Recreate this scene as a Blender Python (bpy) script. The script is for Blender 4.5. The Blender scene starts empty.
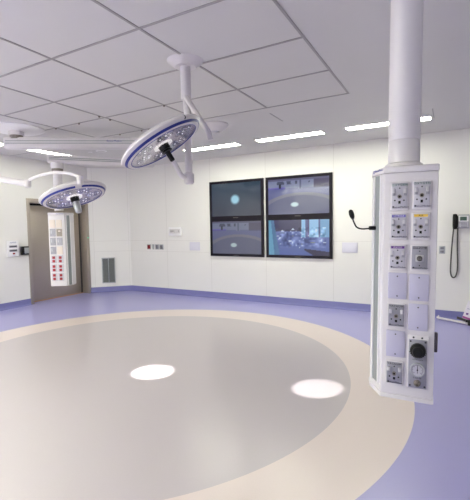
import bpy, bmesh, math, random
from mathutils import Vector, Matrix, Quaternion
random.seed(7)
S = bpy.context.scene
COL = S.collection
PI = math.pi

# ------------------------------------------------------------------ camera
def set_camera():
    f, yaw, pit, rol = 387.694, .508104, .0619076, -.0167514
    fw = Vector((-math.sin(yaw)*math.cos(pit), math.cos(yaw)*math.cos(pit), -math.sin(pit)))
    r0 = Vector((math.cos(yaw), math.sin(yaw), 0)); u0 = r0.cross(fw)
    r = r0*math.cos(rol) + u0*math.sin(rol); u = -r0*math.sin(rol) + u0*math.cos(rol)
    cam = bpy.data.cameras.new('camera'); co = bpy.data.objects.new('camera', cam); COL.objects.link(co)
    m = Matrix(((r.x, u.x, -fw.x, 0), (r.y, u.y, -fw.y, 0), (r.z, u.z, -fw.z, 1.55), (0, 0, 0, 1)))
    co.matrix_world = m
    cam.sensor_fit = 'VERTICAL'; cam.sensor_height = 24.0; cam.lens = f*24.0/500.0
    cam.clip_start = .02; cam.clip_end = 100
    S.camera = co
set_camera()
W = bpy.data.worlds.new('world'); S.world = W; W.use_nodes = True
W.node_tree.nodes['Background'].inputs[0].default_value = (.8, .85, 1, 1)
W.node_tree.nodes['Background'].inputs[1].default_value = .3
S.view_settings.view_transform = 'Standard'; S.view_settings.look = 'None'
S.view_settings.gamma = 1; S.view_settings.use_curve_mapping = False
S.view_settings.exposure = 0.0
S.cycles.diffuse_bounces = 8; S.cycles.max_bounces = 12
STRIP = 35.5          # emission of the ceiling strips
SPOT = 95.0          # watts of each lamp head emitter

# ------------------------------------------------------------------ materials
def lin(c): return tuple((x/255/12.92 if x/255 <= .04045 else ((x/255+.055)/1.055)**2.4) for x in c) + (1,)
def mat(name, c, rough=.5, metal=0, noise=0.0, scale=8, bump=0.0, emit=None, es=1, spec=.5, trans=0, coat=0, stretch=None):
    m = bpy.data.materials.new(name); m.use_nodes = True; nt = m.node_tree; b = nt.nodes['Principled BSDF']
    c = lin(c); b.inputs['Base Color'].default_value = c
    b.inputs['Roughness'].default_value = rough; b.inputs['Metallic'].default_value = metal
    b.inputs['Specular IOR Level'].default_value = spec
    if trans: b.inputs['Transmission Weight'].default_value = trans
    if coat: b.inputs['Coat Weight'].default_value = coat; b.inputs['Coat Roughness'].default_value = .1
    if noise or bump:
        tc = nt.nodes.new('ShaderNodeTexCoord'); n = nt.nodes.new('ShaderNodeTexNoise'); n.inputs['Scale'].default_value = scale
        n.inputs['Detail'].default_value = 4
        if stretch:
            mp = nt.nodes.new('ShaderNodeMapping'); mp.inputs['Scale'].default_value = stretch
            nt.links.new(tc.outputs['Object'], mp.inputs[0]); nt.links.new(mp.outputs[0], n.inputs['Vector'])
        else: nt.links.new(tc.outputs['Object'], n.inputs['Vector'])
        if noise:
            mx = nt.nodes.new('ShaderNodeMixRGB'); mx.inputs[1].default_value = tuple(v*(1-noise) for v in c[:3])+(1,)
            mx.inputs[2].default_value = tuple(min(1, v*(1+noise)) for v in c[:3])+(1,)
            nt.links.new(n.outputs['Fac'], mx.inputs[0]); nt.links.new(mx.outputs[0], b.inputs['Base Color'])
        if bump:
            bp = nt.nodes.new('ShaderNodeBump'); bp.inputs['Strength'].default_value = bump; bp.inputs['Distance'].default_value = .002
            nt.links.new(n.outputs['Fac'], bp.inputs['Height']); nt.links.new(bp.outputs[0], b.inputs['Normal'])
    if emit:
        b.inputs['Emission Color'].default_value = lin(emit); b.inputs['Emission Strength'].default_value = es
    return m
M = dict(
    wall=mat('wall_panel', (232, 230, 226), .38, noise=.015, scale=1.5, spec=.4),
    seam=mat('wall_seam', (218, 215, 211), .6, noise=.03),
    ceil=mat('ceiling_paint', (209, 207, 205), .5, noise=.02, scale=2),
    grid=mat('ceiling_grid', (158, 155, 155), .4, noise=.05, scale=20),
    base=mat('baseboard_vinyl', (118, 118, 172), .42, noise=.03),
    steel=mat('brushed_steel', (178, 168, 157), .40, .65, noise=.10, scale=6, stretch=(3, 3, 60)),
    steel_d=mat('dark_steel', (90, 86, 86), .4, .7, noise=.1, scale=6),
    chrome=mat('chrome', (215, 215, 218), .15, 1, noise=.02),
    alum=mat('aluminium', (175, 178, 180), .35, .6, noise=.04),
    white=mat('white_enamel', (214, 210, 212), .3, noise=.012, scale=5),
    white2=mat('white_plastic', (240, 239, 240), .4, noise=.01),
    lilac=mat('lilac_plate', (184, 181, 202), .38, noise=.02),
    lilacw=mat('pale_lilac_plate', (218, 216, 228), .4, noise=.02),
    grey=mat('outlet_grey', (190, 188, 196), .35, .2, noise=.03, scale=30),
    grey2=mat('outlet_dark_grey', (150, 149, 158), .35, .3, noise=.04, scale=30),
    clip=mat('clip_grey', (196, 194, 198), .3, .3, noise=.03),
    rail=mat('rail_grey_green', (150, 156, 156), .35, .3, noise=.04, scale=12),
    black=mat('black_plastic', (12, 12, 14), .5, spec=.3, noise=.05),
    rubber=mat('black_rubber', (28, 27, 30), .7, noise=.08),
    bezel=mat('monitor_bezel', (14, 7, 24), .35, noise=.05, spec=.2),
    blue=mat('blue_band', (28, 44, 132), .35, noise=.03),
    bluel=mat('thin_blue_line', (52, 66, 150), .35, noise=.03),
    beige=mat('beige_plate', (214, 202, 192), .45, noise=.02),
    red=mat('red_socket', (150, 18, 36), .4, noise=.05),
    purple=mat('purple_label', (92, 40, 130), .5, noise=.02),
    violet=mat('violet_label', (92, 84, 170), .5, noise=.02),
    yellow=mat('yellow_label', (228, 190, 70), .5, noise=.02),
    green=mat('green_ink', (14, 112, 72), .5, noise=.02),
    ink=mat('dark_ink', (46, 44, 52), .5, noise=.02),
    inkb=mat('blue_ink', (60, 70, 150), .5, noise=.02),
    inkw=mat('white_ink', (220, 215, 225), .5, noise=.02),
    collar=mat('taupe_collar', (128, 120, 112), .4, .3, noise=.05),
    lens=mat('reflector_lens', (214, 214, 220), .16, .75, noise=.2, scale=60),
    face=mat('lamp_inner_plate', (226, 218, 222), .3, .1, noise=.12, scale=25),
    vent=mat('vent_grey', (120, 124, 126), .5, noise=.05),
    ventd=mat('vent_dark', (62, 66, 70), .6, noise=.05),
    sill_tint=mat('threshold_strip', (196, 152, 118), .4, noise=.1, scale=10),
    lcd=mat('green_lcd', (70, 96, 84), .25, noise=.08, scale=40),
    glow=mat('strip_diffuser', (255, 255, 255), .5, noise=.01, emit=(251, 254, 234), es=STRIP),
    glow_side=mat('side_strip_diffuser', (255, 255, 255), .5, noise=.01, emit=(251, 254, 234), es=STRIP*.46),
    glow_fill=mat('fill_strip_diffuser', (255, 255, 255), .5, noise=.01, emit=(251, 254, 234), es=STRIP*2.7),  # stronger emission for the unseen fill strips behind the viewer
    glow2=mat('lamp_glow', (255, 255, 255), .5, noise=.01, emit=(255, 250, 240), es=.95),
    led=mat('led_dot', (255, 255, 255), .3, noise=.01, emit=(255, 252, 245), es=1.2),
    gled=mat('green_led', (60, 200, 150), .4, noise=.01, emit=(60, 200, 150), es=.6),
    magenta=mat('magenta_stripe', (180, 80, 160), .5, noise=.03),
    paper=mat('paper_white', (232, 226, 236), .6, noise=.02),
)
# clear glass over the lamp optics
g = bpy.data.materials.new('lamp_glass'); g.use_nodes = True; nt = g.node_tree
for n in list(nt.nodes):
    if n.type == 'BSDF_PRINCIPLED': nt.nodes.remove(n)
tr = nt.nodes.new('ShaderNodeBsdfTransparent'); gl = nt.nodes.new('ShaderNodeBsdfGlossy'); mx = nt.nodes.new('ShaderNodeMixShader')
fr = nt.nodes.new('ShaderNodeLayerWeight'); fr.inputs[0].default_value = .12
tr.inputs[0].default_value = (.96, .96, .98, 1); gl.inputs['Roughness'].default_value = .06
nt.links.new(fr.outputs[1], mx.inputs[0]); nt.links.new(tr.outputs[0], mx.inputs[1]); nt.links.new(gl.outputs[0], mx.inputs[2])
nt.links.new(mx.outputs[0], nt.nodes['Material Output'].inputs[0]); M['glass'] = g

CX, CY, R1, R2 = -3.10, 3.24, 2.33, 2.87
def floor_mat():
    m = bpy.data.materials.new('vinyl_floor'); m.use_nodes = True; nt = m.node_tree; b = nt.nodes['Principled BSDF']; L = nt.links.new
    tc = nt.nodes.new('ShaderNodeTexCoord'); d = nt.nodes.new('ShaderNodeVectorMath'); d.operation = 'DISTANCE'
    d.inputs[1].default_value = (CX, CY, 0); L(tc.outputs['Object'], d.inputs[0])
    def step(r):
        n = nt.nodes.new('ShaderNodeMath'); n.operation = 'GREATER_THAN'; n.inputs[1].default_value = r; L(d.outputs['Value'], n.inputs[0]); return n
    nz = nt.nodes.new('ShaderNodeTexNoise'); nz.inputs['Scale'].default_value = 90; L(tc.outputs['Object'], nz.inputs['Vector'])
    def mix(f, a, c):
        n = nt.nodes.new('ShaderNodeMixRGB'); L(f, n.inputs[0])
        for i, v in ((1, a), (2, c)):
            if isinstance(v, tuple): n.inputs[i].default_value = v
            else: L(v, n.inputs[i])
        return n.outputs[0]
    a = mix(nz.outputs['Fac'], lin((185, 177, 180)), lin((190, 182, 185)))
    r = mix(nz.outputs['Fac'], lin((216, 202, 196)), lin((220, 207, 202)))
    l = mix(nz.outputs['Fac'], lin((156, 153, 202)), lin((161, 158, 206)))
    c = mix(step(R1).outputs[0], a, r); c = mix(step(R2).outputs[0], c, l)
    L(c, b.inputs['Base Color']); b.inputs['Roughness'].default_value = .28; b.inputs['Specular IOR Level'].default_value = .5
    return m
M['floor'] = floor_mat()
def screen_mat():
    m = bpy.data.materials.new('screen_picture'); m.use_nodes = True; nt = m.node_tree; b = nt.nodes['Principled BSDF']
    b.inputs['Base Color'].default_value = (.006, .006, .01, 1); b.inputs['Roughness'].default_value = .10
    a = nt.nodes.new('ShaderNodeVertexColor'); a.layer_name = 'picture'
    nt.links.new(a.outputs[0], b.inputs['Emission Color']); b.inputs['Emission Strength'].default_value = 1.0
    return m
M['screen'] = screen_mat()

# ------------------------------------------------------------------ mesh helpers
def box(bm, a, b, bev=0):
    x0, y0, z0 = a; x1, y1, z1 = b
    vs = [bm.verts.new(p) for p in ((x0,y0,z0),(x1,y0,z0),(x1,y1,z0),(x0,y1,z0),(x0,y0,z1),(x1,y0,z1),(x1,y1,z1),(x0,y1,z1))]
    fs = [bm.faces.new([vs[i] for i in f]) for f in ((3,2,1,0),(4,5,6,7),(0,1,5,4),(1,2,6,5),(2,3,7,6),(3,0,4,7))]
    if bev:
        es = list({e for f in fs for e in f.edges})
        bmesh.ops.bevel(bm, geom=es, offset=bev, segments=2, affect='EDGES', profile=.5)
def prism(bm, pts, z0, z1, bev=0):
    lo = [bm.verts.new((x, y, z0)) for x, y in pts]; hi = [bm.verts.new((x, y, z1)) for x, y in pts]
    n = len(pts); fs = [bm.faces.new(lo[::-1]), bm.faces.new(hi)]
    for i in range(n): fs.append(bm.faces.new((lo[i], lo[(i+1) % n], hi[(i+1) % n], hi[i])))
    if bev:
        bmesh.ops.bevel(bm, geom=list({e for f in fs for e in f.edges}), offset=bev, segments=2, affect='EDGES', profile=.5)
def lathe(bm, prof, mtx=None, seg=32, closed=False):
    """prof: (r, z) list, turned about z; caps where r == 0"""
    rings = []
    for r, z in prof:
        if r < 1e-6: rings.append([bm.verts.new((0, 0, z))])
        else: rings.append([bm.verts.new((r*math.cos(2*PI*i/seg), r*math.sin(2*PI*i/seg), z)) for i in range(seg)])
    fs = []
    pairs = list(zip(rings, rings[1:])) + ([(rings[-1], rings[0])] if closed else [])
    for a, b in pairs:
        for i in range(seg):
            j = (i+1) % seg
            if len(a) == 1 and len(b) == 1: continue
            if len(a) == 1: fs.append(bm.faces.new((a[0], b[j], b[i])))
            elif len(b) == 1: fs.append(bm.faces.new((a[i], a[j], b[0])))
            else: fs.append(bm.faces.new((a[i], a[j], b[j], b[i])))
    vs = [v for r in rings for v in r]
    if mtx is not None: bmesh.ops.transform(bm, matrix=mtx, verts=vs)
    return vs
def cyl(bm, p, q, r, r2=None, seg=24, bev=0):
    p, q = Vector(p), Vector(q); d = q-p; L = d.length; r2 = r if r2 is None else r2
    m = Matrix.Translation(p) @ d.to_track_quat('Z', 'Y').to_matrix().to_4x4()
    if bev: prof = [(0, 0), (r-bev, 0), (r, bev), (r2, L-bev), (r2-bev, L), (0, L)]
    else: prof = [(0, 0), (r, 0), (r2, L), (0, L)]
    lathe(bm, prof, m, seg)
def tube(bm, pts, r, seg=12, flat=1.0, up=None, rs=None):
    pts = [Vector(p) for p in pts]; n = len(pts); rings = []
    prev = None
    for i, p in enumerate(pts):
        t = (pts[min(i+1, n-1)] - pts[max(i-1, 0)]).normalized()
        if up is not None: s = t.cross(Vector(up)).normalized()
        else:
            ref = prev if prev is not None else (Vector((0, 0, 1)) if abs(t.z) < .9 else Vector((1, 0, 0)))
            s = (ref - t*ref.dot(t)).normalized(); prev = s
        v = t.cross(s).normalized(); rr = rs[i] if rs else r
        rings.append([bm.verts.new(p + s*rr*math.cos(2*PI*k/seg) + v*rr*flat*math.sin(2*PI*k/seg)) for k in range(seg)])
    for a, b in zip(rings, rings[1:]):
        for k in range(seg): bm.faces.new((a[k], a[(k+1) % seg], b[(k+1) % seg], b[k]))
    bm.faces.new(rings[0][::-1]); bm.faces.new(rings[-1])
def spline(ctrl, n=10):
    P = [Vector(c) for c in ctrl]; P = [P[0]*2-P[1]] + P + [P[-1]*2-P[-2]]; out = []
    for i in range(1, len(P)-2):
        for k in range(n):
            t = k/n; a, b, c, d = P[i-1:i+3]
            out.append(.5*((2*b) + (c-a)*t + (2*a-5*b+4*c-d)*t*t + (3*b-a-3*c+d)*t**3))
    out.append(P[-2]); return out
def obj(name, bm, m, parent=None, smooth=True, loc=None, label=None):
    bmesh.ops.recalc_face_normals(bm, faces=bm.faces)
    me = bpy.data.meshes.new(name); bm.to_mesh(me); bm.free()
    if m is not None: me.materials.append(M[m] if isinstance(m, str) else m)
    if smooth:
        for p in me.polygons: p.use_smooth = True
        me.set_sharp_from_angle(angle=math.radians(35))
    o = bpy.data.objects.new(name, me); COL.objects.link(o)
    if parent: o.parent = parent
    if loc: o.location = loc
    if label: o['label'] = label
    return o
def quick(name, fn, m, parent=None, **k):
    bm = bmesh.new(); fn(bm); return obj(name, bm, m, parent, **k)
def bx(name, a, b, m, parent=None, bev=0, **k):
    return quick(name, lambda bm: box(bm, a, b, bev), m, parent, **k)
def tag(o, label, cat, group=None, kind=None):
    o['label'] = label; o['category'] = cat
    if group: o['group'] = group
    if kind: o['kind'] = kind
    return o
def thing(name, label, cat, loc=(0, 0, 0), rot=(0, 0, 0), group=None):
    o = bpy.data.objects.new(name, None); COL.objects.link(o); o.location = loc; o.rotation_euler = rot; o.empty_display_size = .1
    return tag(o, label, cat, group)
def struct(o, label=None):
    o['kind'] = 'structure'
    if label: o['label'] = label
    return o
def copy_tree(o, parent=None):
    c = o.copy(); COL.objects.link(c); c.parent = parent
    for ch in list(o.children): copy_tree(ch, c)
    return c
def text(name, s, size, m, parent, loc, rot=(PI/2, 0, 0), w=None, ext=.0004):
    cu = bpy.data.curves.new(name, 'FONT'); cu.body = s; cu.size = size; cu.extrude = ext; cu.align_x = 'CENTER'; cu.align_y = 'CENTER'
    cu.materials.append(M[m]); cu.resolution_u = 3
    if w: cu.space_character = w
    tmp = bpy.data.objects.new(name, cu); COL.objects.link(tmp); bpy.context.view_layer.update()
    me = bpy.data.meshes.new_from_object(tmp); bpy.data.objects.remove(tmp); bpy.data.curves.remove(cu); me.name = name
    o = bpy.data.objects.new(name, me); COL.objects.link(o); o.parent = parent; o.location = loc; o.rotation_euler = rot
    return o

# ------------------------------------------------------------------ room shell
XL, YB, CH = -7.556, 7.075, 2.99       # door wall, screen wall, ceiling
XR, YF = 3.6, -2.6
XC, YC = -6.70, 6.42                   # corner cut: from (XL, YC) to (XC, YB)
CK = (XL+ (7.075-6.42)*1.08, YB)
XC = -6.87
T = .15
struct(bx('floor', (XL-.6, YF-.2, -.12), (XR+.2, YB+.3, 0), 'floor', smooth=False))
struct(bx('ceiling', (XL-.6, YF-.2, CH), (XR+.2, YB+.3, CH+.12), 'ceil', smooth=False))
struct(bx('wall_back', (XC-.06, YB, 0), (XR+T, YB+T, CH), 'wall', smooth=False))
struct(bx('wall_right', (XR, YF, 0), (XR+T, YB, CH), 'wall', smooth=False))
struct(bx('wall_front', (XL-T, YF-T, 0), (XR+T, YF, CH), 'wall', smooth=False))
# cut corner
quickc = lambda bm: prism(bm, [(XL, YC), (XC, YB), (XC-.03, YB+T), (XL-.03-T, YC+.09)], 0, CH)
struct(quick('wall_corner', quickc, 'wall', smooth=False))
DY0, DY1, DZ = 4.925, 6.335, 2.10      # door opening
def wl(bm):
    box(bm, (XL-T, YF, 0), (XL, DY0-.01, CH)); box(bm, (XL-T, DY1+.01, 0), (XL, YC, CH)); box(bm, (XL-T, DY0-.01, DZ+.01), (XL, DY1+.01, CH))
struct(quick('wall_left', wl, 'wall', smooth=False))
# baseboards with a coved foot
def baseboard(name, p, q):
    p, q = Vector(p+(0,)), Vector(q+(0,)); d = (q-p).normalized(); n = Vector((d.y, -d.x, 0))   # n into the room (right of p->q)
    prof = [(0, .128), (.010, .128), (.012, .045), (.018, .022), (.032, .008), (.06, .001), (0, .001)]
    def f(bm):
        a = [bm.verts.new(p + n*u + Vector((0, 0, z))) for u, z in prof]; b = [bm.verts.new(q + n*u + Vector((0, 0, z))) for u, z in prof]
        k = len(prof)
        for i in range(k): bm.faces.new((a[i], a[(i+1) % k], b[(i+1) % k], b[i]))
        bm.faces.new(a[::-1]); bm.faces.new(b)
    struct(quick(name, f, 'base'))
baseboard('baseboard_left', (XL, YF), (XL, DY0-.06))
baseboard('baseboard_corner', (XL, YC-.02), (XC, YB))
baseboard('baseboard_back', (XC, YB), (XR, YB))
baseboard('baseboard_right', (XR, YB), (XR, YF))
baseboard('baseboard_front', (XR, YF), (XL, YF))
# panel joints
def joints_back(bm):
    y0, y1 = YB-.0015, YB+.01
    for x in (-5.737, -4.529, -3.226, -1.872, -.55, .76, 2.07): box(bm, (x-.005, y0, .13), (x+.005, y1, CH))
    box(bm, (XC, y0, 1.235), (XR, y1, 1.243)); box(bm, (XC, y0, .981), (-4.53, y1, .989))
struct(quick('trim_1', joints_back, 'seam', smooth=False))
def joints_left(bm):
    x0, x1 = XL-.01, XL+.0015
    for y in (3.62, 2.3, 1.0, -.3): box(bm, (x0, y-.005, .13), (x1, y+.005, CH))
struct(quick('trim_2', joints_left, 'seam', smooth=False))
def joints_corner(bm):
    d = Vector((XC-XL, YB-YC, 0)).normalized(); n = Vector((d.y, -d.x, 0)); o = Vector((XL, YC, 0)); L = (Vector((XC, YB, 0))-o).length
    def strip(s0, s1, z0, z1):
        P = [o+d*s0+n*.0015, o+d*s1+n*.0015, o+d*s1-n*.01, o+d*s0-n*.01]; prism(bm, [(p.x, p.y) for p in P], z0, z1)
    strip(.09, .10, .13, CH); strip(L-.05, L-.04, .13, CH); strip(0, L, 1.235, 1.243); strip(.1, L, .981, .989)
struct(quick('trim_3', joints_corner, 'seam', smooth=False))
def grid_lines(bm):
    z0, z1 = CH-.005, CH+.01; w = .0105
    for x in (-4.95, -3.965, -2.98, -1.995, -1.01): box(bm, (x-w, 1.47, z0), (x+w, 4.44+w, z1))
    for y in (1.47, 2.21, 2.95, 3.69): box(bm, (-5.67 if y > 3.6 else -4.95, y-w, z0), (-1.01, y+w, z1))
    box(bm, (-4.95, 4.44-w, z0), (-1.01, 4.44+w, z1))
    w = .006
    box(bm, (XL, 4.59-w, z0+.002), (-6.87, 4.59+w, z1)); box(bm, (-2.06-w, 4.68, z0+.002), (-2.06+w, 5.12, z1)); box(bm, (-.225-w, 5.6, z0+.002), (-.225+w, 6.1, z1))
struct(quick('trim_4', grid_lines, 'grid', smooth=False))

# ------------------------------------------------------------------ door
D = bpy.data.objects.new('door_1', None); COL.objects.link(D); D.location = (XL, DY0, 0); struct(D, 'grey brushed steel door in a deep steel frame')
def in_d(bm, a, b, bev=0): box(bm, (a[0]-XL, a[1]-DY0, a[2]), (b[0]-XL, b[1]-DY0, b[2]), bev)
def door_frame(bm):
    d = .20
    in_d(bm, (XL-d, DY0-.055, 0), (XL+.012, DY0+.015, DZ+.085), .003)
    in_d(bm, (XL-d, DY1-.01, 0), (XL+.012, DY1+.07, DZ+.085), .003)
    in_d(bm, (XL-d, DY0+.015, DZ), (XL+.012, DY1-.01, DZ+.085), .003)
quick('door_frame', door_frame, 'steel', D)
quick('door_leaf', lambda bm: in_d(bm, (XL-.25, DY0+.02, .015), (XL-.20, DY1-.05, DZ-.012), .002), 'steel', D)
quick('door_gap_shade', lambda bm: in_d(bm, (XL-.25, DY1-.046, .0), (XL-.19, DY1-.01, DZ), .002), 'steel_d', D, label='dark strip standing for the shaded gap beside the door leaf')  # dark tone stands in for shade in the gap beside the leaf
quick('threshold', lambda bm: in_d(bm, (XL-.24, DY0+.015, .0), (XL-.17, DY1-.01, .012), .002), 'sill_tint', D, label='threshold strip tinted with the warm light under the door')  # brown of the threshold includes the light under the door gap
quick('header_shade', lambda bm: in_d(bm, (XL-.199, DY0+.06, DZ-.045), (XL-.185, DY1-.05, DZ-.001), .001), 'black', D, label='black strip standing for the shade under the door header')  # shade on the header underside, put in as a black strip
quick('push_button', lambda bm: in_d(bm, (XL-.2, 6.02, .86), (XL-.165, 6.10, .94), .008), 'black', D, label='black square push button')
quick('lock', lambda bm: (cyl(bm, (-.2, 1.12, 1.17), (-.185, 1.12, 1.17), .02), cyl(bm, (-.2, 1.12, 1.08), (-.185, 1.12, 1.08), .014)), 'chrome', D, label='small chrome lock rosettes')
quick('signal_light', lambda bm: cyl(bm, (.01, DY1+.03-DY0, 1.33), (.018, DY1+.03-DY0, 1.33), .014), 'gled', D, label='small green signal light on the frame')

# ------------------------------------------------------------------ wall fittings
def yb_thing(name, label, cat, x, z, **k): return thing(name, label, cat, (x, YB, z), **k)
# white display box
t = yb_thing('wall_display', 'white wall box with small dark display characters above the row of wall sockets', 'display', -5.471, 1.454)
bx('housing', (-.18, -.045, -.10), (.18, 0, .095), 'white2', t, .012)
bx('display_window', (-.15, -.047, -.05), (.15, -.04, .05), 'white', t, .002)
text('lettering', 'BPFC', .055, 'ink', t, (-.06, -.0485, -.005)); text('lettering', '5', .055, 'ink', t, (.11, -.0485, -.005))
# pale plates
t = yb_thing('wall_plate', 'pale lilac blank wall plate left of the monitors', 'plate', -4.955, 1.116, group='blank lilac wall plates')
bx('plate', (-.137, -.012, -.092), (.137, 0, .092), 'lilacw', t, .004)
t2 = copy_tree(t); t2.location = (-1.578, YB, 1.128); t2['label'] = 'pale lilac blank wall plate right of the monitors, under the gooseneck microphone'
# four small sockets
for i, (x, c, w, lab) in enumerate(((-6.283, 'red', .10, 'red wall socket, first of the row of four beside the cut corner'), (-6.150, 'alum', .045, 'narrow grey wall switch just right of the red socket'),
                               (-6.035, 'grey2', .10, 'grey wall socket between the narrow switch and the last socket'), (-5.905, 'grey2', .10, 'grey wall socket at the right end of the row of four'))):
    t = yb_thing('wall_socket' if i != 1 else 'wall_switch', lab, 'socket' if i != 1 else 'switch', x, 1.088, group=None)
    bx('cover_plate', (-w/2-.008, -.006, -.06), (w/2+.008, 0, .06), 'alum', t, .002)
    bx('insert', (-w/2+.01, -.012, -.045), (w/2-.01, -.004, .045), c, t, .002)
    if i != 1:
        for dz in (-.022, .022): quick('contact', lambda bm: box(bm, (-.014, -.014, dz-.012), (.014, -.011, dz+.012)), 'black' if i else 'rubber', t)
# outlet right
t = yb_thing('wall_outlet', 'grey double wall outlet below and left of the telephone', 'outlet', -.118, 1.11)
bx('cover_plate', (-.045, -.006, -.062), (.045, 0, .062), 'alum', t, .002)
for dz in (-.03, .03):
    s = bx('receptacle', (-.028, -.012, dz-.02), (.028, -.004, dz+.02), 'grey2', t, .003)
    for sx in (-.012, .012): bx('slot', (sx-.004, -.0135, dz-.008), (sx+.004, -.0115, dz+.008), 'black', s)
# telephone
t = yb_thing('wall_telephone', 'grey wall telephone with black handset and green display, cord hanging in a loop', 'telephone', .125, 1.56)
bx('body', (-.03, -.06, -.105), (.125, 0, .11), 'alum', t, .012)
bx('screen_frame', (-.022, -.068, .0), (.115, -.055, .09), 'white2', t, .004)
s = bx('screen', (.0, -.071, .015), (.09, -.066, .075), 'lcd', t, .002)
def keys(bm):
    for i in range(3):
        for j in range(3): box(bm, (.018+i*.027, -.066, -.035-j*.025), (.036+i*.027, -.058, -.02-j*.025), .002)
quick('keypad', keys, 'grey2', t)
bx('keypad_panel', (-.02, -.0625, -.095), (.115, -.055, -.008), 'grey', t, .003)
def handset(bm): tube(bm, spline([(-.068, -.075, -.11), (-.072, -.095, -.06), (-.072, -.10, 0), (-.072, -.095, .06), (-.068, -.075, .11)], 6), .03, 14, flat=.8, rs=None)
def handset2(bm):
    handset(bm); cyl(bm, (-.068, -.05, -.085), (-.068, -.10, -.085), .033, bev=.006); cyl(bm, (-.068, -.05, .085), (-.068, -.10, .085), .033, bev=.006)
quick('handset', handset2, 'black', t)
bx('cradle', (-.095, -.055, -.09), (-.03, 0, .09), 'rubber', t, .006)
quick('cord', lambda bm: tube(bm, spline([(-.085, -.06, -.11), (-.10, -.05, -.3), (-.115, -.04, -.6), (-.118, -.03, -.80), (-.09, -.025, -.885), (-.045, -.03, -.86), (-.022, -.03, -.72), (-.03, -.03, -.4), (-.03, -.03, -.10)], 8), .0105, 8), 'steel_d', t, label='coiled dark cord hanging in a long loop')
# vent on the cut corner
ang = math.atan2(YB-YC, XC-XL)
d = Vector((math.cos(ang), math.sin(ang), 0)); c = Vector((XL, YC, 0)) + d*.41
t = thing('air_vent', 'tall grey louvred air vent low on the wall right of the steel door', 'vent', (c.x, c.y, .525), (0, 0, ang))
def vframe(bm):
    for a, b in (((-.155, -.31), (-.135, .31)), ((.135, -.31), (.155, .31)), ((-.155, -.31), (.155, -.29)), ((-.155, .29), (.155, .31)), ((-.008, -.31), (.008, .31))):
        box(bm, (a[0], -.016, a[1]), (b[0], 0, b[1]), .002)
quick('frame', vframe, 'alum', t)
bx('backing', (-.14, -.004, -.3), (.14, .0, .3), 'ventd', t)
def slats(bm):
    for i in range(24):
        z = -.285+i*.0245
        for a, b in ((-.134, -.01), (.01, .134)):
            vs = [bm.verts.new(p) for p in ((a, -.013, z), (b, -.013, z), (b, -.004, z+.014), (a, -.004, z+.014))]; bm.faces.new(vs)
quick('louvre', slats, 'vent', t, smooth=False)
# dispenser + card reader on the door wall
t = thing('wall_notice_box', 'white wall box with printed notice and two dark slots left of the door', 'box', (XL, 4.535, 1.18))
bx('housing', (0, -.115, -.155), (.04, .115, .155), 'white2', t, .01)
RX = (PI/2, 0, PI/2)
text('lettering', 'NOTICE', .035, 'inkb', t, (.0415, .0, .115), RX)
for z in (.04, -.04): 
    s = bx('slot', (.036, -.08, z-.022), (.043, .08, z+.022), 'grey2', t, .003); bx('slot_mark', (.0425, -.065, z-.01), (.0445, .065, z+.006), 'ink', s)
bx('red_button', (.038, -.015, -.115), (.046, .03, -.085), 'red', t, .004, label='small red square button')
t = thing('card_reader', 'black card reader box fixed to the left edge of the door frame', 'card reader', (XL+.005, 4.79, 1.125))
bx('housing', (0, -.10, -.085), (.07, .05, .085), 'black', t, .008)
bx('front_panel', (.068, -.05, -.06), (.073, .045, .06), 'alum', t, .003)
bx('bracket', (0, .045, -.03), (.03, .08, .03), 'steel', t, .003)

# ------------------------------------------------------------------ monitors
NU, NV = 110, 66
def vnoise(seed, nu, nv):
    rnd = random.Random(seed); G = [[rnd.random() for _ in range(nu+1)] for _ in range(nv+1)]
    def f(u, v):
        x, y = u*nu, v*nv; i, j = min(int(x), nu-1), min(int(y), nv-1); a, b = x-i, y-j
        return (G[j][i]*(1-a)+G[j][i+1]*a)*(1-b)+(G[j+1][i]*(1-a)+G[j+1][i+1]*a)*b
    return f
def mixc(a, b, t): t = max(0, min(1, t)); return tuple(x*(1-t)+y*t for x, y in zip(a, b))
def pic_disc(u, v):
    c = mixc((34, 42, 62), (40, 60, 76), v+.15*math.sin(u*3)); r = math.hypot((u-.49), (v-.50)*.62)
    return mixc((146, 194, 212), c, (r-.062)/.045)
nA = vnoise(3, 30, 12)
def pic_room(u, v, k=1.0):
    if v > .70:
        c = (128, 136, 172)
        if u < .30 and v < .76: c = (110, 100, 190)
        if u > .76: c = (84, 78, 110)
        if .30 < u < .305 or .6 < u < .605: c = (96, 100, 140)
        if .53 < u < .56: c = (86, 92, 128)
        if v > .95: c = (98, 96, 130)
        if .15 < u < .5 and .84 < v < .93 and nA(u, v) > .55: c = (70, 76, 104)
        if .68 < u < .84 and .85 < v < .90 and nA(v, u) > .4: c = (56, 62, 90)
        if .19 < u < .22 and .74 < v < .86: c = (30, 34, 52)
        if v < .73 and not (.5 < u < .58): c = mixc(c, (80, 84, 140), .5)
    else:
        e1 = math.hypot((u-.55)/.72, (v-.02)/.58); e0 = math.hypot((u-.55)/.63, (v-.02)/.50)
        c = mixc((96, 100, 152), (110, 116, 165), v) if e1 > 1 else ((128, 128, 148) if e0 > 1 else mixc((104, 108, 140), (96, 98, 136), v))
        r = math.hypot((u-.45)/.055, (v-.27)/.055)
        if r < 1.4: c = mixc((215, 240, 245), c, (r-.9)/.5)
    return tuple(x*k*.88 for x in c)
nB, nC = vnoise(11, 12, 9), vnoise(12, 34, 22)
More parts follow.
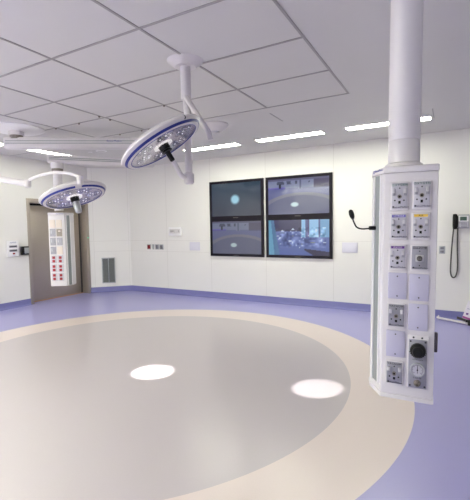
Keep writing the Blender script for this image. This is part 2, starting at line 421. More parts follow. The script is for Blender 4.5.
def pic_clutter(u, v):
    c = mixc((76, 92, 148), (92, 108, 166), v)
    if u < .09+.1*(1-v): c = (100, 150, 180) if u < .04+.06*(1-v) else (76, 110, 146)
    elif v > .50 and u > .56:
        c = (132, 176, 214) if (int(u*24) % 5) else (72, 80, 130)
        if .66 < u < .69: c = (66, 62, 110)
        if u > .86: c = (104, 150, 190)
    elif v > .68: c = (50, 48, 84)
    if .14 < u < .95 and .2 < v < .78-.25*max(0, .5-u):
        a, b = nB(u, v), nC(u, v); f = min(1, (u-.14)/.08, (v-.2)/.08)
        c = tuple(max(20, min(235, x+f*((a-.5)*100+(b-.5)*90))) for x in c)
        if b > .86: c = (190, 206, 222)
        if a > .5 and b < .10: c = (126, 132, 110)
    if u > .6 and v < .22-(u-.95)*.2-.1 and u+v > .75: c = (38, 34, 62)
    return c
def monitor(label, x, z, w, h, pic):
    t = yb_thing('wall_monitor', label, 'monitor', x, z, group='monitors on the back wall')
    def hs(bm):
        b = .055; y0, y1 = -.034, -.012
        box(bm, (-w/2, y1, -h/2), (w/2, 0, h/2))
        box(bm, (-w/2, y0, -h/2), (-w/2+b, y1, h/2)); box(bm, (w/2-b, y0, -h/2), (w/2, y1, h/2))
        box(bm, (-w/2+b, y0, -h/2), (w/2-b, y1, -h/2+b)); box(bm, (-w/2+b, y0, h/2-b), (w/2-b, y1, h/2))
    quick('bezel', hs, 'bezel', t, smooth=False)
    def sc(bm):
        cl = bm.verts.layers.float_color.new('picture')
        b = .055; X0, X1, Z0, Z1 = -w/2+b, w/2-b, -h/2+b, h/2-b
        g = [[bm.verts.new((X0+(X1-X0)*i/NU, -.028, Z0+(Z1-Z0)*j/NV)) for i in range(NU+1)] for j in range(NV+1)]
        for j in range(NV):
            for i in range(NU): bm.faces.new((g[j][i], g[j][i+1], g[j+1][i+1], g[j+1][i]))
        for j in range(NV+1):
            for i in range(NU+1): g[j][i][cl] = lin(pic(i/NU, j/NV))
    quick('screen', sc, 'screen', t, smooth=False)
    bx('brand_plate', (-.06, -.0352, -h/2+.012), (.06, -.033, -h/2+.03), 'steel_d', t)
    return t
zt, zb = 2.49, .915; hm = (zt-zb)/2; xl, xm0, xm1, xr = -4.525, -3.262, -3.208, -1.886
monitor('upper left wall monitor showing a pale round glow on dark teal', (xl+xm0)/2, zt-hm/2, xm0-xl, hm, pic_disc)
monitor('lower left wall monitor showing the room floor with curved ring in dim light', (xl+xm0)/2, zb+hm/2, xm0-xl, hm, lambda u, v: pic_room(u, v, .82))
monitor('upper right wall monitor showing the room floor with a bright oval spot', (xm1+xr)/2, zt-hm/2, xr-xm1, hm, pic_room)
monitor('lower right wall monitor showing a bluish crowded room with bright windows', (xm1+xr)/2, zb+hm/2, xr-xm1, hm, pic_clutter)

# ------------------------------------------------------------------ ceiling strips
def strip_light(label, x, y, rot, L=1.13, w=.2, glow='glow'):
    t = thing('ceiling_light', label, 'ceiling light', (x, y, CH), (0, 0, rot), 'long strip lights in the ceiling')
    def fr(bm):
        e = .018
        box(bm, (-L/2-e, -w/2-e, -.012), (-L/2, w/2+e, .0)); box(bm, (L/2, -w/2-e, -.012), (L/2+e, w/2+e, 0))
        box(bm, (-L/2, -w/2-e, -.012), (L/2, -w/2, 0)); box(bm, (-L/2, w/2, -.012), (L/2, w/2+e, 0))
    quick('frame', fr, 'white', t, smooth=False)
    bx('diffuser', (-L/2, -w/2, -.008), (L/2, w/2, -.001), glow, t, smooth=False)
    return t
strip_light('ceiling strip light nearest behind the larger surgical lamp, above the left monitors', -3.84, 6.06, 0)
strip_light('ceiling strip light above the right monitors, middle of the back row', -2.325, 6.04, 0)
strip_light('ceiling strip light passing behind the tube of the near service column', -.83, 6.04, 0)
strip_light('ceiling strip light above the door wall, seen below the upper boom arm', -6.62, 4.86, PI/2, glow='glow_side')
strip_light('ceiling strip light at the left edge, its end just in the picture', -6.62, 3.37, PI/2, glow='glow_side')
for lab, x, y, r in (('added unseen ceiling strip light of the left side, nearest the rear', -6.62, 1.0, PI/2), ('added unseen ceiling strip light of the right side, middle one', 2.4, 2.2, PI/2), ('added unseen ceiling strip light of the right side, nearest the rear', 2.4, -.4, PI/2)):
    strip_light(lab, x, y, r, glow='glow_side')  # unseen strips, added to light the room from its sides
for row, y in (('front', -.7), ('rear', -1.9)):  # unseen strips added behind the viewer to brighten the back wall
    for pos, x in (('first', -5.9), ('second', -4.55), ('third', -3.1)):
        strip_light('%s added unseen strip light from the left in the %s row behind the viewer' % (pos, row), x, y, 0, glow='glow_fill')
# recessed ceiling discs and grid screws
for (x, y, r, lab) in ((-5.72, 5.21, .10, 'larger round recessed ceiling grille between the boom arms'), (-5.98, 5.18, .035, 'tiny round ceiling sensor left of the round grille')):
    t = thing('ceiling_grille' if r > .05 else 'ceiling_sensor', lab, 'grille' if r > .05 else 'sensor', (x, y, CH))
    quick('rim', lambda bm: lathe(bm, [(r*.75, -.0), (r*.75, -.012), (r, -.008), (r, 0)], seg=24, closed=True), 'white2', t)
    quick('face', lambda bm: lathe(bm, [(0, -.006), (r*.75, -.006), (r*.75, 0), (0, 0)], seg=24), 'ceil', t)
for i, (x, y) in enumerate(((-4.95, 3.69), (-4.46, 3.69), (-3.965, 3.60), (-3.965, 3.78), (-4.95, 4.44), (-4.46, 4.44), (-4.02, 4.44), (-3.88, 4.44), (-2.98, 3.69), (-2.98, 4.44))):
    sc = quick('ceiling_screw', lambda bm: lathe(bm, [(0, -.018), (.010, -.016), (.014, -.006), (.014, 0), (0, 0)], seg=12), 'collar', loc=(x, y, CH-.005))
    tag(sc, 'tiny brown screw head on the dark ceiling grid lines', 'screw', 'screws on the ceiling grid')

# ------------------------------------------------------------------ service columns
def outlet(par, u0, u1, z0, z1, word, wc, plate='grey', lab=None, kind='gas'):
    """gas outlet on the front face (local y = 0, facing -y)"""
    o = bx('outlet', (u0, -.008, z0), (u1, 0, z1), 'white', par, .003); m = .0055
    a, b, c, d = u0+m, u1-m, z0+m+.002, z1-m; cx = (a+b)/2; w = b-a; h = d-c
    bx('faceplate', (a, -.0105, c), (b, -.006, d), plate, o, .0015)
    if lab: 
        bx('label_strip', (a+.004, -.0112, d-h*.125), (b-.004, -.010, d-h*.02), lab, o)
    text('lettering', word, h*(.10 if lab else .12), wc, o, (cx, -.0118, d-h*.075), w=1.0 if len(word) > 6 else 1.3)
    text('lettering', '✱BeaconMedæs' if False else 'BeaconMedaes', h*.10, 'ink', o, (cx+.004, -.0112, c+h*.06))
    quick('logo', lambda bm: lathe(bm, [(0, 0), (.0035, 0), (.0035, .001), (0, .001)], Matrix.Translation((a+.007, -.0102, c+h*.065)) @ Matrix.Rotation(PI/2, 4, 'X'), 10), 'ink', o)
    if kind == 'gas':
        for s in (-1, 1):
            bx('latch', (cx+s*w*.36-.006, -.019, c+h*.50), (cx+s*w*.36+.006, -.009, c+h*.78), 'clip', o, .002)
            bx('latch_slot', (cx+s*w*.36-.0055, -.0195, c+h*.50), (cx+s*w*.36+.0055, -.0185, c+h*.60), 'grey2', o)
        R = Matrix.Rotation(PI/2, 4, 'X')
        quick('port', lambda bm: lathe(bm, [(.0045, 0), (.0045, .005), (.0085, .005), (.0085, 0)], Matrix.Translation((cx, -.010, c+h*.47)) @ R, 18, True), 'collar', o)
        def holes(bm):
            for x, z, r in ((cx, c+h*.47, .0045), (cx, c+h*.80, .0028), (cx-w*.30, c+h*.32, .0032), (cx+w*.28, c+h*.32, .0032)):
                lathe(bm, [(0, 0), (r, 0), (r, .0014), (0, .0014)], Matrix.Translation((x, -.0100, z)) @ R, 12)
            box(bm, (cx-.0045, -.0116, c+h*.19), (cx+.0045, -.010, c+h*.30))
        quick('socket_holes', holes, 'black', o)
    else:
        R = Matrix.Rotation(PI/2, 4, 'X')
        bx('boss', (cx-.016, -.014, c+h*.32), (cx+.016, -.010, c+h*.62), 'clip', o, .004)
        quick('port', lambda bm: lathe(bm, [(.0, 0), (.011, 0), (.011, .010), (.006, .016), (0, .012)], Matrix.Translation((cx, -.013, c+h*.47)) @ R, 18), 'steel_d', o)
        quick('socket_holes', lambda bm: [lathe(bm, [(0, 0), (.0025, 0), (.0025, .0014), (0, .0014)], Matrix.Translation((cx, -.0100, z)) @ R, 12) for z in (c+h*.78, c+h*.16)], 'black', o)
    return o
def blank(par, u0, u1, z0, z1):
    o = bx('blank_plate', (u0, -.007, z0), (u1, 0, z1), 'lilac', par, .002, label='blank pale lilac cover plate'); cx = (u0+u1)/2
    R = Matrix.Rotation(PI/2, 4, 'X')
    for z in (z0+.013, z1-.015):
        quick('screw', lambda bm: lathe(bm, [(0, 0), (.0032, 0), (.0032, .0012), (0, .0012)], Matrix.Translation((cx, -.0068, z)) @ R, 10), 'steel_d', o)
    return o
def column_body(t, z0, z1, side):
    s = side   # side: which flank carries the rail (-1 left, 1 right)
    P = [(s*.107, 0), (s*.162, .10), (s*.172, .16), (s*.15, .24), (-s*.101, .24), (-s*.101, .0)]
    if s > 0: P = P[::-1]
    quick('body', lambda bm: prism(bm, P, z0, z1-.0005, .004), 'white', t)
    P2 = [(x*1.025, y*1.02-.003) for x, y in P]
    quick('cap', lambda bm: prism(bm, P2, z1, z1+.028, .006), 'white', t)
    quick('bottom_cap', lambda bm: prism(bm, P2, z0-.02, z0, .005), 'white', t)
    # rail let into the slanted flank
    a, b = Vector((s*.107, 0)), Vector((s*.162, .10)); d = (b-a).normalized(); n = Vector((d.y, -d.x))*(1 if s > 0 else -1)
    if n.x*s < 0: n = -n
    def strip(bm, u0, u1, off, zz0, zz1, bev=0):
        q = [a+d*u0-n*.004, a+d*u1-n*.004, a+d*u1+n*off, a+d*u0+n*off]; prism(bm, [(p.x, p.y) for p in q], zz0, zz1, bev)
    quick('side_rail', lambda bm: strip(bm, .030, .086, .001, z0+.03, z1-.004), 'rail', t, label='grey green rail let into the slanted side')
    def rims(bm):
        strip(bm, .022, .030, .006, z0+.03, z1-.004); strip(bm, .086, .096, .006, z0+.03, z1-.004); strip(bm, .010, .014, .002, z0+.03, z1-.004)
    quick('rail_edge', rims, 'white2', t)
    return a, d, n
# ---- near column
th = math.radians(3.2)
t = thing('service_column', 'near white ceiling service column with grey gas outlets, lilac plates and a pressure gauge', 'service column', (-.152-.004, 1.79, .80), (0, math.radians(.55), th))
o = -.80    # local z = world z - .80
sa, sd, sn = column_body(t, 0, 1.763+o, -1)
quick('ceiling_tube', lambda bm: lathe(bm, [(0, 0), (.078, 0), (.078, .012), (.066, .02), (.066, .115), (.064, .118), (.066, .121), (.066, CH-1.797-.03), (0, CH-1.797-.03)], Matrix.Translation((-.036, .115, 1.797+o)), 40), 'white', t)
quick('ceiling_flange', lambda bm: lathe(bm, [(0, 0), (.10, 0), (.16, .03), (.16, .045), (0, .045)], Matrix.Translation((-.036, .115, CH-.045+o)), 40), 'white2', t)
rowsL = [('OXYGEN', 'green', None, 'grey', 1.7238, 1.6041, -.0755), ('NITROUS', 'inkw', 'violet', 'grey', 1.5928, 1.4793, -.077), ('WAGD', 'inkw', 'purple', 'grey', 1.4598, 1.3494, -.079)]
rowsR = [('OXYGEN', 'green', None, 'grey', 1.7264, 1.6063, .0075), ('AIR', 'ink', 'yellow', 'grey', 1.5937, 1.4793, .006), ('NITROGEN', 'grey', 'ink', 'grey2', 1.459, 1.3494, .0045)]
sh = .004
for wd, wc, lb, pl, zt_, zb_, u in rowsL: outlet(t, u-.004, u+.0675, zb_+o, zt_+o, wd, wc, pl, lb)
for wd, wc, lb, pl, zt_, zb_, u in rowsR: outlet(t, u-.002, u+.069, zb_+o, zt_+o, wd, wc, pl, lb, kind='gas' if wd != 'NITROGEN' else 'boss')
blank(t, -.083, -.0095, 1.2246+o, 1.3376+o); blank(t, .001, .075, 1.2223+o, 1.3357+o)
outlet(t, -.085, -.0115, 1.0981+o, 1.2058+o, 'VACUUM', 'ink', 'grey2'); blank(t, .0, .074, 1.0948+o, 1.2089+o)
blank(t, -.087, -.012, .9695+o, 1.0851+o); outlet(t, -.088, -.015, .8445+o, .952+o, 'VACUUM', 'ink', 'grey2')
# gauge panel
gp = bx('gauge_panel', (-.001, -.006, .842+o), (.080, 0, 1.073+o), 'white', t, .003)
bx('panel_face', (.004, -.009, .846+o), (.075, -.004, 1.056+o), 'grey2', gp, .0015)
R = Matrix.Rotation(PI/2, 4, 'X')
def at(x, y, z): return Matrix.Translation((x, y, z+o)) @ R
quick('screw', lambda bm: [lathe(bm, [(0, 0), (.004, 0), (.004, .002), (0, .002)], at(x, y, z), 10) for x, y, z in ((.022, -.0055, 1.0645), (.055, -.0055, 1.0645), (.011, -.0085, 1.048), (.068, -.0085, 1.048), (.011, -.0085, .856), (.068, -.0085, .856))], 'ink', gp)
quick('regulator_knob', lambda bm: lathe(bm, [(0, 0), (.030, 0), (.031, .006), (.030, .016), (.024, .022), (.021, .024), (.020, .046), (.017, .050), (0, .050)], at(.0395, -.009, 1.012), 40), 'black', gp)
quick('knob_scale', lambda bm: [box(bm, (.0395+.034*math.cos(a_)-.0018, -.0098, 1.012+o+.034*math.sin(a_)-.0018), (.0395+.034*math.cos(a_)+.0018, -.0088, 1.012+o+.034*math.sin(a_)+.0018)) for a_ in [math.radians(200+i*14) for i in range(11)]], 'ink', gp)
quick('gauge_rim', lambda bm: lathe(bm, [(.027, 0), (.030, 0), (.030, .007), (.027, .008)], at(.0395, -.009, .927), 40, True), 'alum', gp)
quick('gauge_dial', lambda bm: lathe(bm, [(0, 0), (.027, 0), (.027, .004), (0, .004)], at(.0395, -.009, .927), 32), 'grey', gp)
def ticks(bm):
    for i in range(25):
        a_ = math.radians(-45+i*270/24); c_, s_ = math.cos(a_), math.sin(a_); r0 = .019 if i % 4 else .016
        vs = [bm.verts.new((.0395+x, -.0135, .927+o+z)) for x, z in ((r0*c_-.0007*s_, r0*s_+.0007*c_), (r0*c_+.0007*s_, r0*s_-.0007*c_), (.024*c_+.0007*s_, .024*s_-.0007*c_), (.024*c_-.0007*s_, .024*s_+.0007*c_))]
        bm.faces.new(vs)
quick('gauge_marks', ticks, 'ink', gp, smooth=False)
quick('gauge_needle', lambda bm: (box(bm, (.0385, -.0150, .912+o), (.0405, -.0140, .947+o)), lathe(bm, [(0, 0), (.003, 0), (.003, .003), (0, .003)], at(.0395, -.0135, .927), 10)), 'ink', gp)
text('lettering', 'NITROGEN', .008, 'ink', gp, (.0395, -.0095, .970+o)); text('lettering', '0-300 PSI', .0085, 'ink', gp, (.0395, -.0095, .891+o))
quick('brass_port', lambda bm: lathe(bm, [(.0, 0), (.014, 0), (.014, .005), (.010, .006), (.010, .018), (.006, .019), (.0055, .010), (0, .010)], at(.0395, -.009, .869), 24), 'collar', gp)
# side grip
gr = quick('side_grip', lambda bm: (box(bm, (.101, .012, 1.004+o), (.114, .034, 1.088+o), .004), box(bm, (.100, .016, 1.03+o), (.11, .03, 1.05+o))), 'steel_d', t, label='dark grey grip on the right edge')
# logo on the flank of the cap
ax = Vector((-.107, -.003)); bx_ = Vector((-.166, .10)); dd = (bx_-ax).normalized()
lg = bpy.data.objects.new('logo', None); ang2 = math.atan2(-dd.y, -dd.x)
def flank_text(s, size, u, z):
    p = ax+dd*u + Vector((-dd.y, dd.x))*0.0035*1
    n = Vector((-dd.y, dd.x)); 
    if n.x > 0: n = -n
    p = ax+dd*u+n*.002
    return text('lettering', s, size, 'inkb', t, (p.x, p.y, z), (PI/2, 0, ang2))
bpy.data.objects.remove(lg)
flank_text('BeaconMedaes', .0135, .046, 1.781+o); flank_text('*', .04, .098, 1.771+o)
# gooseneck microphone on the rail
t = thing('gooseneck_microphone', 'black gooseneck microphone fixed to the left side of the near service column', 'microphone', (-.301, 1.865, 1.53))
quick('mount', lambda bm: (cyl(bm, (-.022, -.028, .0), (.035, .012, .0), .009), cyl(bm, (-.022, -.028, .0), (-.004, -.015, .0), .007)), 'black', t)
quick('neck', lambda bm: tube(bm, spline([(-.01, -.02, 0), (-.050, -.045, -.003), (-.072, -.058, .006), (-.083, -.064, .028), (-.088, -.067, .045)], 8), .0035, 10), 'rubber', t)
quick('capsule', lambda bm: lathe(bm, [(0, -.022), (.006, -.021), (.0105, -.010), (.0115, .004), (.0095, .016), (.005, .022), (0, .0235)], Matrix.Translation((-.092, -.069, .063)) @ Matrix.Rotation(math.radians(-16), 4, 'Y'), 20), 'black', t)

# ---- far column on its two-part boom
AX = Vector((-4.70, 3.50)); EL = Vector((-3.95, 4.42)); MT = Vector((-5.45, 3.42))
t = thing('pendant_boom_column', 'far white service column with red sockets hanging from a double ceiling boom before the steel door', 'service column', (MT.x, MT.y, CH))
def wpt(x, y, z): return Vector((x-MT.x, y-MT.y, z-CH))
quick('ceiling_cover', lambda bm: lathe(bm, [(0, 0), (.37, 0), (.37, -.012), (.33, -.03), (.12, -.045), (0, -.045)], None, 48), 'white2', t)
quick('mount_tube', lambda bm: lathe(bm, [(0, -.04), (.10, -.04), (.10, -.100), (0, -.100)], None, 32), 'white', t)
quick('mount_collar', lambda bm: lathe(bm, [(0, -.100), (.088, -.100), (.088, -.150), (0, -.150)], None, 32), 'collar', t, label='taupe collar')
def beam(name, p, q, z, w, h, ext0, ext1):
    p, q = p.copy(), q.copy(); d = (q-p).normalized(); s = Vector((d.y, -d.x)); a = p-d*ext0; b = q+d*ext1
    def f(bm):
        prof = [(-w, -h*.55), (-w*.6, -h), (w*.6, -h), (w, -h*.55), (w, h*.55), (w*.82, h), (-w*.82, h), (-w, h*.55)]
        A = [bm.verts.new(wpt(a.x+s.x*u, a.y+s.y*u, z+v)) for u, v in prof]; B = [bm.verts.new(wpt(b.x+s.x*u, b.y+s.y*u, z+v)) for u, v in prof]; k = len(prof)
        fs = [bm.faces.new((A[i], A[(i+1) % k], B[(i+1) % k], B[i])) for i in range(k)] + [bm.faces.new(A[::-1]), bm.faces.new(B)]
        bmesh.ops.bevel(bm, geom=list({e for x in fs for e in x.edges}), offset=.008, segments=2, affect='EDGES')
    o_ = quick(name, f, 'white', t)
    def g(bm):
        for zz in (h*.30, -h*.12):
            for sg in (-1, 1):
                u0, u1 = sg*w*.97, sg*(w+.003); P = [a+d*.03+s*u0, b-d*.03+s*u0, b-d*.03+s*u1, a+d*.03+s*u1]
                P = [(wpt(p_.x, p_.y, 0).x, wpt(p_.x, p_.y, 0).y) for p_ in P]; prism(bm, P, z-CH+zz-.005, z-CH+zz+.005)
    quick('groove', g, 'rail', o_, smooth=False, label='grey groove lines along the arm')
    return o_, a, b, d, s
ub, a, b, d, s = beam('upper_arm', MT, EL, 2.777, .085, .080, .15, .14)
# blue arm marking near the elbow
p = EL - d*.42 + s*.0885
tx = text('lettering', 'BeaconMedaes', .035, 'inkb', ub, wpt(p.x, p.y, 2.80), (PI/2, 0, math.atan2(d.y, d.x)))
quick('elbow', lambda bm: cyl(bm, wpt(EL.x, EL.y, 2.44), wpt(EL.x, EL.y, 2.69), .075, bev=.01), 'white', t)
beam('lower_arm', AX, EL, 2.492, .075, .052, .12, .12)
quick('drop_collar', lambda bm: cyl(bm, wpt(AX.x, AX.y, 2.335), wpt(AX.x, AX.y, 2.366), .074), 'collar', t, label='taupe collar')
quick('drop_head', lambda bm: cyl(bm, wpt(AX.x, AX.y, 2.366), wpt(AX.x, AX.y, 2.445), .082), 'white', t)
quick('drop_tube', lambda bm: cyl(bm, wpt(AX.x, AX.y, 1.80), wpt(AX.x, AX.y, 2.336), .058), 'white', t)
# the column proper: its parts hang on a turned body mesh
th2 = math.radians(33)
def far_column():
    z0, z1 = .775, 1.735
    P = [(.107, 0), (.160, .095), (.165, .16), (.15, .24), (-.107, .24), (-.107, 0)][::-1]
    body = quick('column_body', lambda bm: prism(bm, P, z0, z1, .004), 'white', t)
    off = Matrix.Rotation(th2, 3, 'Z') @ Vector((.0, .12, 0))
    body.location = wpt(AX.x, AX.y, 0) - off; body.rotation_euler = (0, 0, th2); body.location.z = -CH
    P2 = [(x*1.02, y*1.02-.002) for x, y in P]
    quick('cap', lambda bm: prism(bm, P2, z1+.0005, z1+.034, .005), 'white', body)
    a, b = Vector((.107, 0)), Vector((.160, .095)); d = (b-a).normalized(); n = Vector((d.y, -d.x))
    def strip(bm, u0, u1, off, zz0, zz1):
        q = [a+d*u0-n*.004, a+d*u1-n*.004, a+d*u1+n*off, a+d*u0+n*off]; prism(bm, [(p.x, p.y) for p in q], zz0, zz1)
    quick('side_rail', lambda bm: strip(bm, .03, .085, .001, z0+.01, z1-.004), 'rail', body, label='grey green rail on the slanted side')
    quick('rail_edge', lambda bm: (strip(bm, .022, .03, .006, z0+.01, z1-.004), strip(bm, .085, .095, .006, z0+.01, z1-.004)), 'white2', body)
    kinds = [('b', 'b'), ('g', 'd'), ('g', 'g'), ('g', 'b'), ('r', 'r'), ('r', 'r'), ('r', 'r')]
    for i, row in enumerate(kinds):
        zc = z1-.115-i*.120
        for j, k in enumerate(row):
            cx = (-.052, .035)[j]; h = .105
            quick({'b': 'beige_plate', 'd': 'beige_plate', 'g': 'outlet', 'r': 'red_receptacle_plate'}[k],
                  (lambda bm: plate_mesh(bm, cx, zc, h, k)), None, body, smooth=False, label={'b': 'beige blank plate', 'd': 'beige plate with dark marks', 'g': 'grey gas outlet', 'r': 'grey plate with two red sockets'}[k])
            ob = [c_ for c_ in body.children][-1]
    text('lettering', 'BeaconMedaes', .016, 'inkb', body, (.05, -.006, z1+.017))
def plate_mesh(bm, cx, zc, h, k):
    box(bm, (cx-.037, -.007, zc-h/2), (cx+.037, 0, zc+h/2), .002)
    n0 = len(bm.faces); bm.faces.ensure_lookup_table()
    if k == 'r':
        for dz in (-.024, .024): box(bm, (cx-.018, -.012, zc+dz-.018), (cx+.018, -.006, zc+dz+.018), .004)
    elif k == 'g':
        box(bm, (cx-.022, -.012, zc-.012), (cx-.010, -.006, zc+.03)); box(bm, (cx+.010, -.012, zc-.012), (cx+.022, -.006, zc+.03)); box(bm, (cx-.01, -.011, zc-.03), (cx+.012, -.006, zc+.012))
    elif k == 'd':
        box(bm, (cx-.012, -.010, zc+.01), (cx+.016, -.006, zc+.03)); box(bm, (cx-.012, -.010, zc-.03), (cx+.012, -.006, zc-.018))
    bm.faces.ensure_lookup_table()
    for f in bm.faces[n0:]: f.material_index = 1
_quick = quick
def quick(name, fn, m, parent=None, **k):
    o_ = _quick(name, fn, m, parent, **k)
    if m is None:
        kk = {'red_receptacle_plate': ('grey', 'red'), 'outlet': ('grey', 'grey2'), 'beige_plate': ('beige', 'collar')}[name]
        idx = [p.material_index for p in o_.data.polygons]
        for q in kk: o_.data.materials.append(M[q])
        for p, i_ in zip(o_.data.polygons, idx): p.material_index = i_
    return o_
far_column()

# ------------------------------------------------------------------ surgical lamps
def lamp_head(t, root, P, n, hcol, Rr, cond, aim, gap=None):
    """disc head: local -z is the light axis"""
    hd = bmesh.new()
    k = Rr/.35
    lathe(hd, [(.290*k, .006), (.293*k, -.002), (.318*k, .0), (.338*k, .023), (.348*k, .030), (.353*k, .038), (.350*k, .050), (.29*k, .082), (.15*k, .100), (0, .104)], None, 96)
    lathe(hd, [(0, .022), (.290*k, .022), (.290*k, .006)], None, 96)
    head = obj('lamp_head', hd, 'white', t)
    head.rotation_mode = 'QUATERNION'; q = Vector(n).to_track_quat('-Z', 'Y'); head.rotation_quaternion = q
    head.location = Vector(P) - root
    inv = q.to_matrix().inverted()
    def band(bm):
        seg = 96; g = gap
        A = []
        for i in range(seg+1):
            a_ = 2*PI*i/seg; A.append(a_)
        for a0, a1 in zip(A, A[1:]):
            if g is not None and abs((((a0+a1)/2-g+PI) % (2*PI))-PI) < .10: continue
            q4 = ((.3215*k, .0025), (.3345*k, .018)); n_ = Vector((.763, -.646))*.0018
            vs = [bm.verts.new(((rr+n_.x)*math.cos(x), (rr+n_.x)*math.sin(x), z+n_.y)) for x, (rr, z) in ((a0, q4[0]), (a1, q4[0]), (a1, q4[1]), (a0, q4[1]))]
            ws = [bm.verts.new(((rr-n_.x)*math.cos(x), (rr-n_.x)*math.sin(x), z-n_.y)) for x, (rr, z) in ((a0, q4[0]), (a1, q4[0]), (a1, q4[1]), (a0, q4[1]))]
            for f in ((0, 1, 2, 3),): bm.faces.new([vs[i] for i in f]); bm.faces.new([ws[i] for i in f[::-1]])
            for i in range(4): bm.faces.new((vs[i], vs[(i+1) % 4], ws[(i+1) % 4], ws[i]))
    quick('blue_band', band, 'blue', head, label='deep blue band round the rim')
    quick('blue_ring', lambda bm: lathe(bm, [(.286*k, -.001), (.290*k, -.0045), (.295*k, -.001), (.290*k, .004)], None, 96, True), 'bluel', head, label='thin blue ring round the glass')
    quick('reflector_plate', lambda bm: lathe(bm, [(0, .016), (.288*k, .016), (.288*k, .021), (0, .021)], None, 64), 'face', head)
    for c_ in range(6):
        a_ = c_*PI/3+.3
        def pods(bm):
            for (dr, da) in ((0, 0), (.062, 0), (.062, 60), (.062, 120), (.062, 180), (.062, 240), (.062, 300)):
                x = .195*k*math.cos(a_)+dr*.85*math.cos(a_+math.radians(da)); y = .195*k*math.sin(a_)+dr*.85*math.sin(a_+math.radians(da))
                lathe(bm, [(.023, .006), (.024, .008), (.020, .016), (.010, .0145), (.0, .014)], Matrix.Translation((x, y, 0)), 14)
        cl = quick('reflector_cluster', pods, 'lens', head)
    l0 = None
    for c_ in range(6):
        a_ = c_*PI/3+.3
        for (dr, da) in ((0, 0), (.062, 0), (.062, 120), (.062, 240)):
            x = .195*k*math.cos(a_)+dr*.85*math.cos(a_+math.radians(da)); y = .195*k*math.sin(a_)+dr*.85*math.sin(a_+math.radians(da))
            if l0 is None: l0 = quick('light_dot', lambda bm: lathe(bm, [(0, .006), (.006, .007), (.0075, .0145), (0, .0145)], None, 10), 'led', head, loc=(x, y, 0)); continue
            l_ = l0.copy(); COL.objects.link(l_); l_.parent = head; l_.location = (x, y, 0)
    quick('glow_ring', lambda bm: lathe(bm, [(.050, .006), (.080, .006), (.080, .014), (.050, .014)], None, 40, True), 'glow2', head, label='bright white ring round the handle')
    quick('glass', lambda bm: lathe(bm, [(.044, -.001), (.287*k, -.001), (.287*k, .003), (.044, .003)], None, 64, True), 'glass', head)
    quick('handle_base', lambda bm: lathe(bm, [(0, .012), (.044, .012), (.044, -.022), (.040, -.030), (0, -.030)], None, 32), 'black', head)
    if hcol == 'black':
        quick('handle', lambda bm: lathe(bm, [(0, -.03), (.026, -.03), (.026, -.038), (.044, -.040), (.044, -.048), (.024, -.050), (.021, -.056), (.020, -.125), (.016, -.131), (0, -.131)], None, 28), 'black', head, label='black sterile handle')
    else:
        quick('handle', lambda bm: lathe(bm, [(0, -.036), (.030, -.036), (.038, -.045), (.036, -.10), (.032, -.148), (.026, -.158), (0, -.158)], None, 28), 'alum', head, label='grey camera handle')
    # the emitters round the head, all aimed at one spot
    for i in range(6):
        a_ = i*PI/3
        lt = bpy.data.lights.new('lamp_emitter', 'SPOT'); lt.energy = SPOT; lt.spot_size = 2*math.atan(.235/((Vector(aim)-Vector(P)).length)); lt.spot_blend = .45; lt.shadow_soft_size = .015; lt.color = (1, .97, .93)
        lo = bpy.data.objects.new('lamp_emitter', lt); COL.objects.link(lo); lo.parent = head; lp = Vector((.19*k*math.cos(a_), .19*k*math.sin(a_), -.012))
        lo.location = lp
        tgt = inv @ (Vector(aim)-Vector(P)); lo.rotation_mode = 'QUATERNION'; lo.rotation_quaternion = (tgt-lp).to_track_quat('-Z', 'Y')
    return head, q
# smaller-looking lamp, over the far side of the table area
A1 = Vector((-4.60, 2.07, CH))
t = thing('surgical_lamp', 'farther surgical lamp with grey handle hanging left before the steel door, lit', 'surgical lamp', A1, group='ceiling surgical lamps')
P1 = Vector((-3.396, 2.718, 1.862)); n1 = Vector((0.3269, 0.0364, -0.9444)).normalized()
def w1(p): return Vector(p)-A1
g1 = n1.to_track_quat('-Z', 'Y').inverted() @ (Vector((-3.074, 2.538, 1.972))-P1)
h1, q1 = lamp_head(t, A1, P1-n1*.0, n1, 'grey', .332, None, (-2.78, 3.12, 0), gap=math.atan2(g1.y, g1.x))
quick('ceiling_tube', lambda bm: (cyl(bm, w1((A1.x, A1.y, 2.08)), w1((A1.x, A1.y, CH)), .05), lathe(bm, [(0, -.04), (.10, -.04), (.14, 0), (0, 0)], None, 32)), 'white', t)
quick('swing_arm', lambda bm: tube(bm, [w1((-4.60, 2.07, 2.125)), w1((-4.175, 2.38, 2.09)), w1((-3.82, 2.493, 2.020))], .033, 16, flat=.8), 'white', t)
quick('joint', lambda bm: cyl(bm, w1((-3.822, 2.493, 1.985)), w1((-3.822, 2.493, 2.062)), .032, bev=.006), 'white', t)
quick('fork_arm', lambda bm: tube(bm, [w1(p) for p in spline([(-3.829, 2.491, 2.045), (-3.702, 2.507, 2.085), (-3.487, 2.513, 2.105), (-3.261, 2.523, 2.088), (-3.10, 2.535, 2.045)], 8)], .0155, 14, flat=.8), 'white', t)
quick('head_joint', lambda bm: cyl(bm, w1((-3.085, 2.538, 1.962)), w1((-3.085, 2.538, 2.055)), .030, bev=.008), 'white', t)

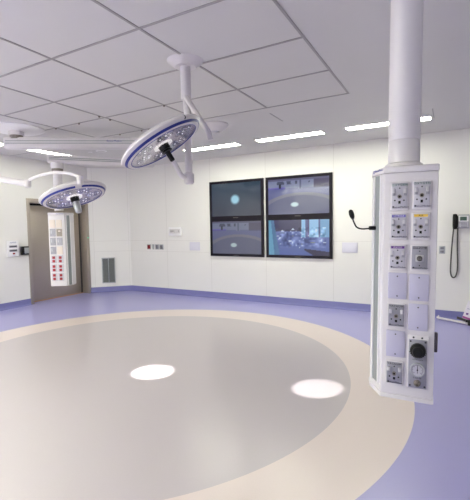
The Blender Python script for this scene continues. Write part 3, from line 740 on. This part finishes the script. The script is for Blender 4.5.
# nearer lamp
A2 = Vector((-2.047, 2.84, CH))
t = thing('surgical_lamp', 'nearer surgical lamp with black handle hanging at the top, steeply tilted and lit', 'surgical lamp', A2, group='ceiling surgical lamps')
P2 = Vector((-1.982, 2.439, 2.183)); n2 = Vector((.449, .2595, -.855)).normalized()
def w2(p): return Vector(p)-A2
h2, q2 = lamp_head(t, A2, P2, n2, 'black', .352, None, (-1.09, 3.50, 0))
tx = text('lettering', 'LED', .03, 'grey2', h2, (0, 0, 0)); tx.location = (-.353*math.cos(.4)*1.005, -.353*math.sin(.4)*1.005, .052); tx.rotation_euler = (PI/2, 0, -PI/2+.4)
K = Vector((-2.013, 2.808, 1.977))
quick('knuckle', lambda bm: cyl(bm, w2(K-Vector((0, 0, .055))), w2(K+Vector((0, 0, .05))), .045, bev=.016), 'white', t)
quick('drop_arm', lambda bm: tube(bm, [w2(p) for p in (K+Vector((0, 0, .03)), (-2.021, 2.821, 2.222), (-2.025, 2.83, 2.484), (-2.047, 2.84, 2.70))], .032, 16), 'white', t)
quick('arm_collar', lambda bm: cyl(bm, w2((-2.02, 2.82, 2.10)), w2((-2.02, 2.82, 2.135)), .036, bev=.004), 'white', t)
bk = P2 - n2*.12
quick('fork_arm', lambda bm: tube(bm, [w2(p) for p in spline([K, (-2.036, 2.736, 1.99), (-2.052, 2.676, 2.07), (-2.07, 2.60, 2.16), bk+Vector((-.04, .08, .0)), bk], 6)], .022, 14), 'white', t)
quick('hub', lambda bm: cyl(bm, w2(P2-n2*.08), w2(P2-n2*.15), .07, .05, bev=.01), 'white', t)
quick('side_arm', lambda bm: tube(bm, [w2(p) for p in ((-1.800, 2.838, 2.285), (-1.811, 2.833, 2.345), (-1.903, 2.792, 2.500), (-2.02, 2.805, 2.67))], .023, 16, flat=1.2), 'white', t)
quick('ceiling_tube', lambda bm: (cyl(bm, w2((A2.x, A2.y, 2.66)), w2((A2.x, A2.y, CH)), .045), lathe(bm, [(0, -.05), (.09, -.05), (.16, 0), (0, 0)], None, 32)), 'white', t)
cm = Vector((-1.7146, 2.3474, 2.350))
quick('camera_knob', lambda bm: cyl(bm, w2(cm), w2(cm+Vector((.02, -.03, -.012))), .015, bev=.004), 'black', t)
quick('camera_knob_rim', lambda bm: cyl(bm, w2(cm+Vector((-.014, .022, .006))), w2(cm+Vector((.010, -.016, -.006))), .020), 'chrome', t)

# ceiling canopy beyond the nearer lamp
t = thing('ceiling_canopy', 'pale pointed ceiling dome beyond the right tip of the nearer surgical lamp', 'ceiling canopy', (-2.95, 4.76, CH))
quick('shell', lambda bm: lathe(bm, [(.17, 0), (.20, 0), (.20, -.015), (.17, -.05), (.10, -.10), (.085, -.105), (.085, -.09), (.15, -.045)], None, 40, True), 'white', t)
quick('inner_dome', lambda bm: lathe(bm, [(0, -.11), (.04, -.105), (.085, -.08), (.085, 0), (0, 0)], None, 32), 'grey', t)

# ------------------------------------------------------------------ stand at the right edge
t = thing('equipment_stand', 'low white stand foot with a black caster on the floor at the right edge', 'stand', (.62, 6.55, 0))
quick('base_leg', lambda bm: tube(bm, [(-.79, .375, .040), (-.74, .355, .030), (-.385, .165, .028), (0, 0, .10)], .017, 12, flat=1.5), 'white', t)
for q in ((.42, .2), (.3, -.35), (-.12, -.45)):
    quick('base_leg', lambda bm: tube(bm, [(q[0], q[1], .07), (0, 0, .10)], .024, 12), 'white', t)
def caster(bm, x, y):
    cyl(bm, (x-.022, y, .036), (x+.022, y, .036), .036, bev=.008); cyl(bm, (x, y, .04), (x, y, .085), .012); box(bm, (x-.05, y-.025, .05), (x+.05, y+.025, .085), .006)
for q in ((-.355, .15), (.42, .2), (.3, -.35), (-.12, -.45)):
    quick('caster', lambda bm: caster(bm, *q), 'rubber', t, label='black caster')
quick('foot', lambda bm: cyl(bm, (-.77, .37, 0), (-.77, .37, .070), .010), 'white', t)
quick('post', lambda bm: cyl(bm, (0, 0, .07), (0, 0, 1.2), .02), 'alum', t)
bx('tray', (-.1, -.18, 1.19), (.26, .16, 1.22), 'white', t, .006)
t = thing('paper_folder', 'white folder with a magenta stripe and print leaning at the right edge of the floor', 'folder', (.165, 6.96, .015), (math.radians(-6), math.radians(17), 0))
bx('cover', (0, -.008, .0), (.30, .008, .33), 'paper', t, .003)
bx('stripe', (.0, -.0095, .045), (.30, -.007, .075), 'magenta', t)
bx('base_edge', (-.07, -.03, .002), (.30, -.009, .04), 'steel_d', t, label='dark lower edge')
bx('print_mark', (.03, -.0095, .11), (.06, -.007, .14), 'purple', t)
bx('print_mark', (.02, -.0095, .20), (.22, -.007, .212), 'lilac', t)
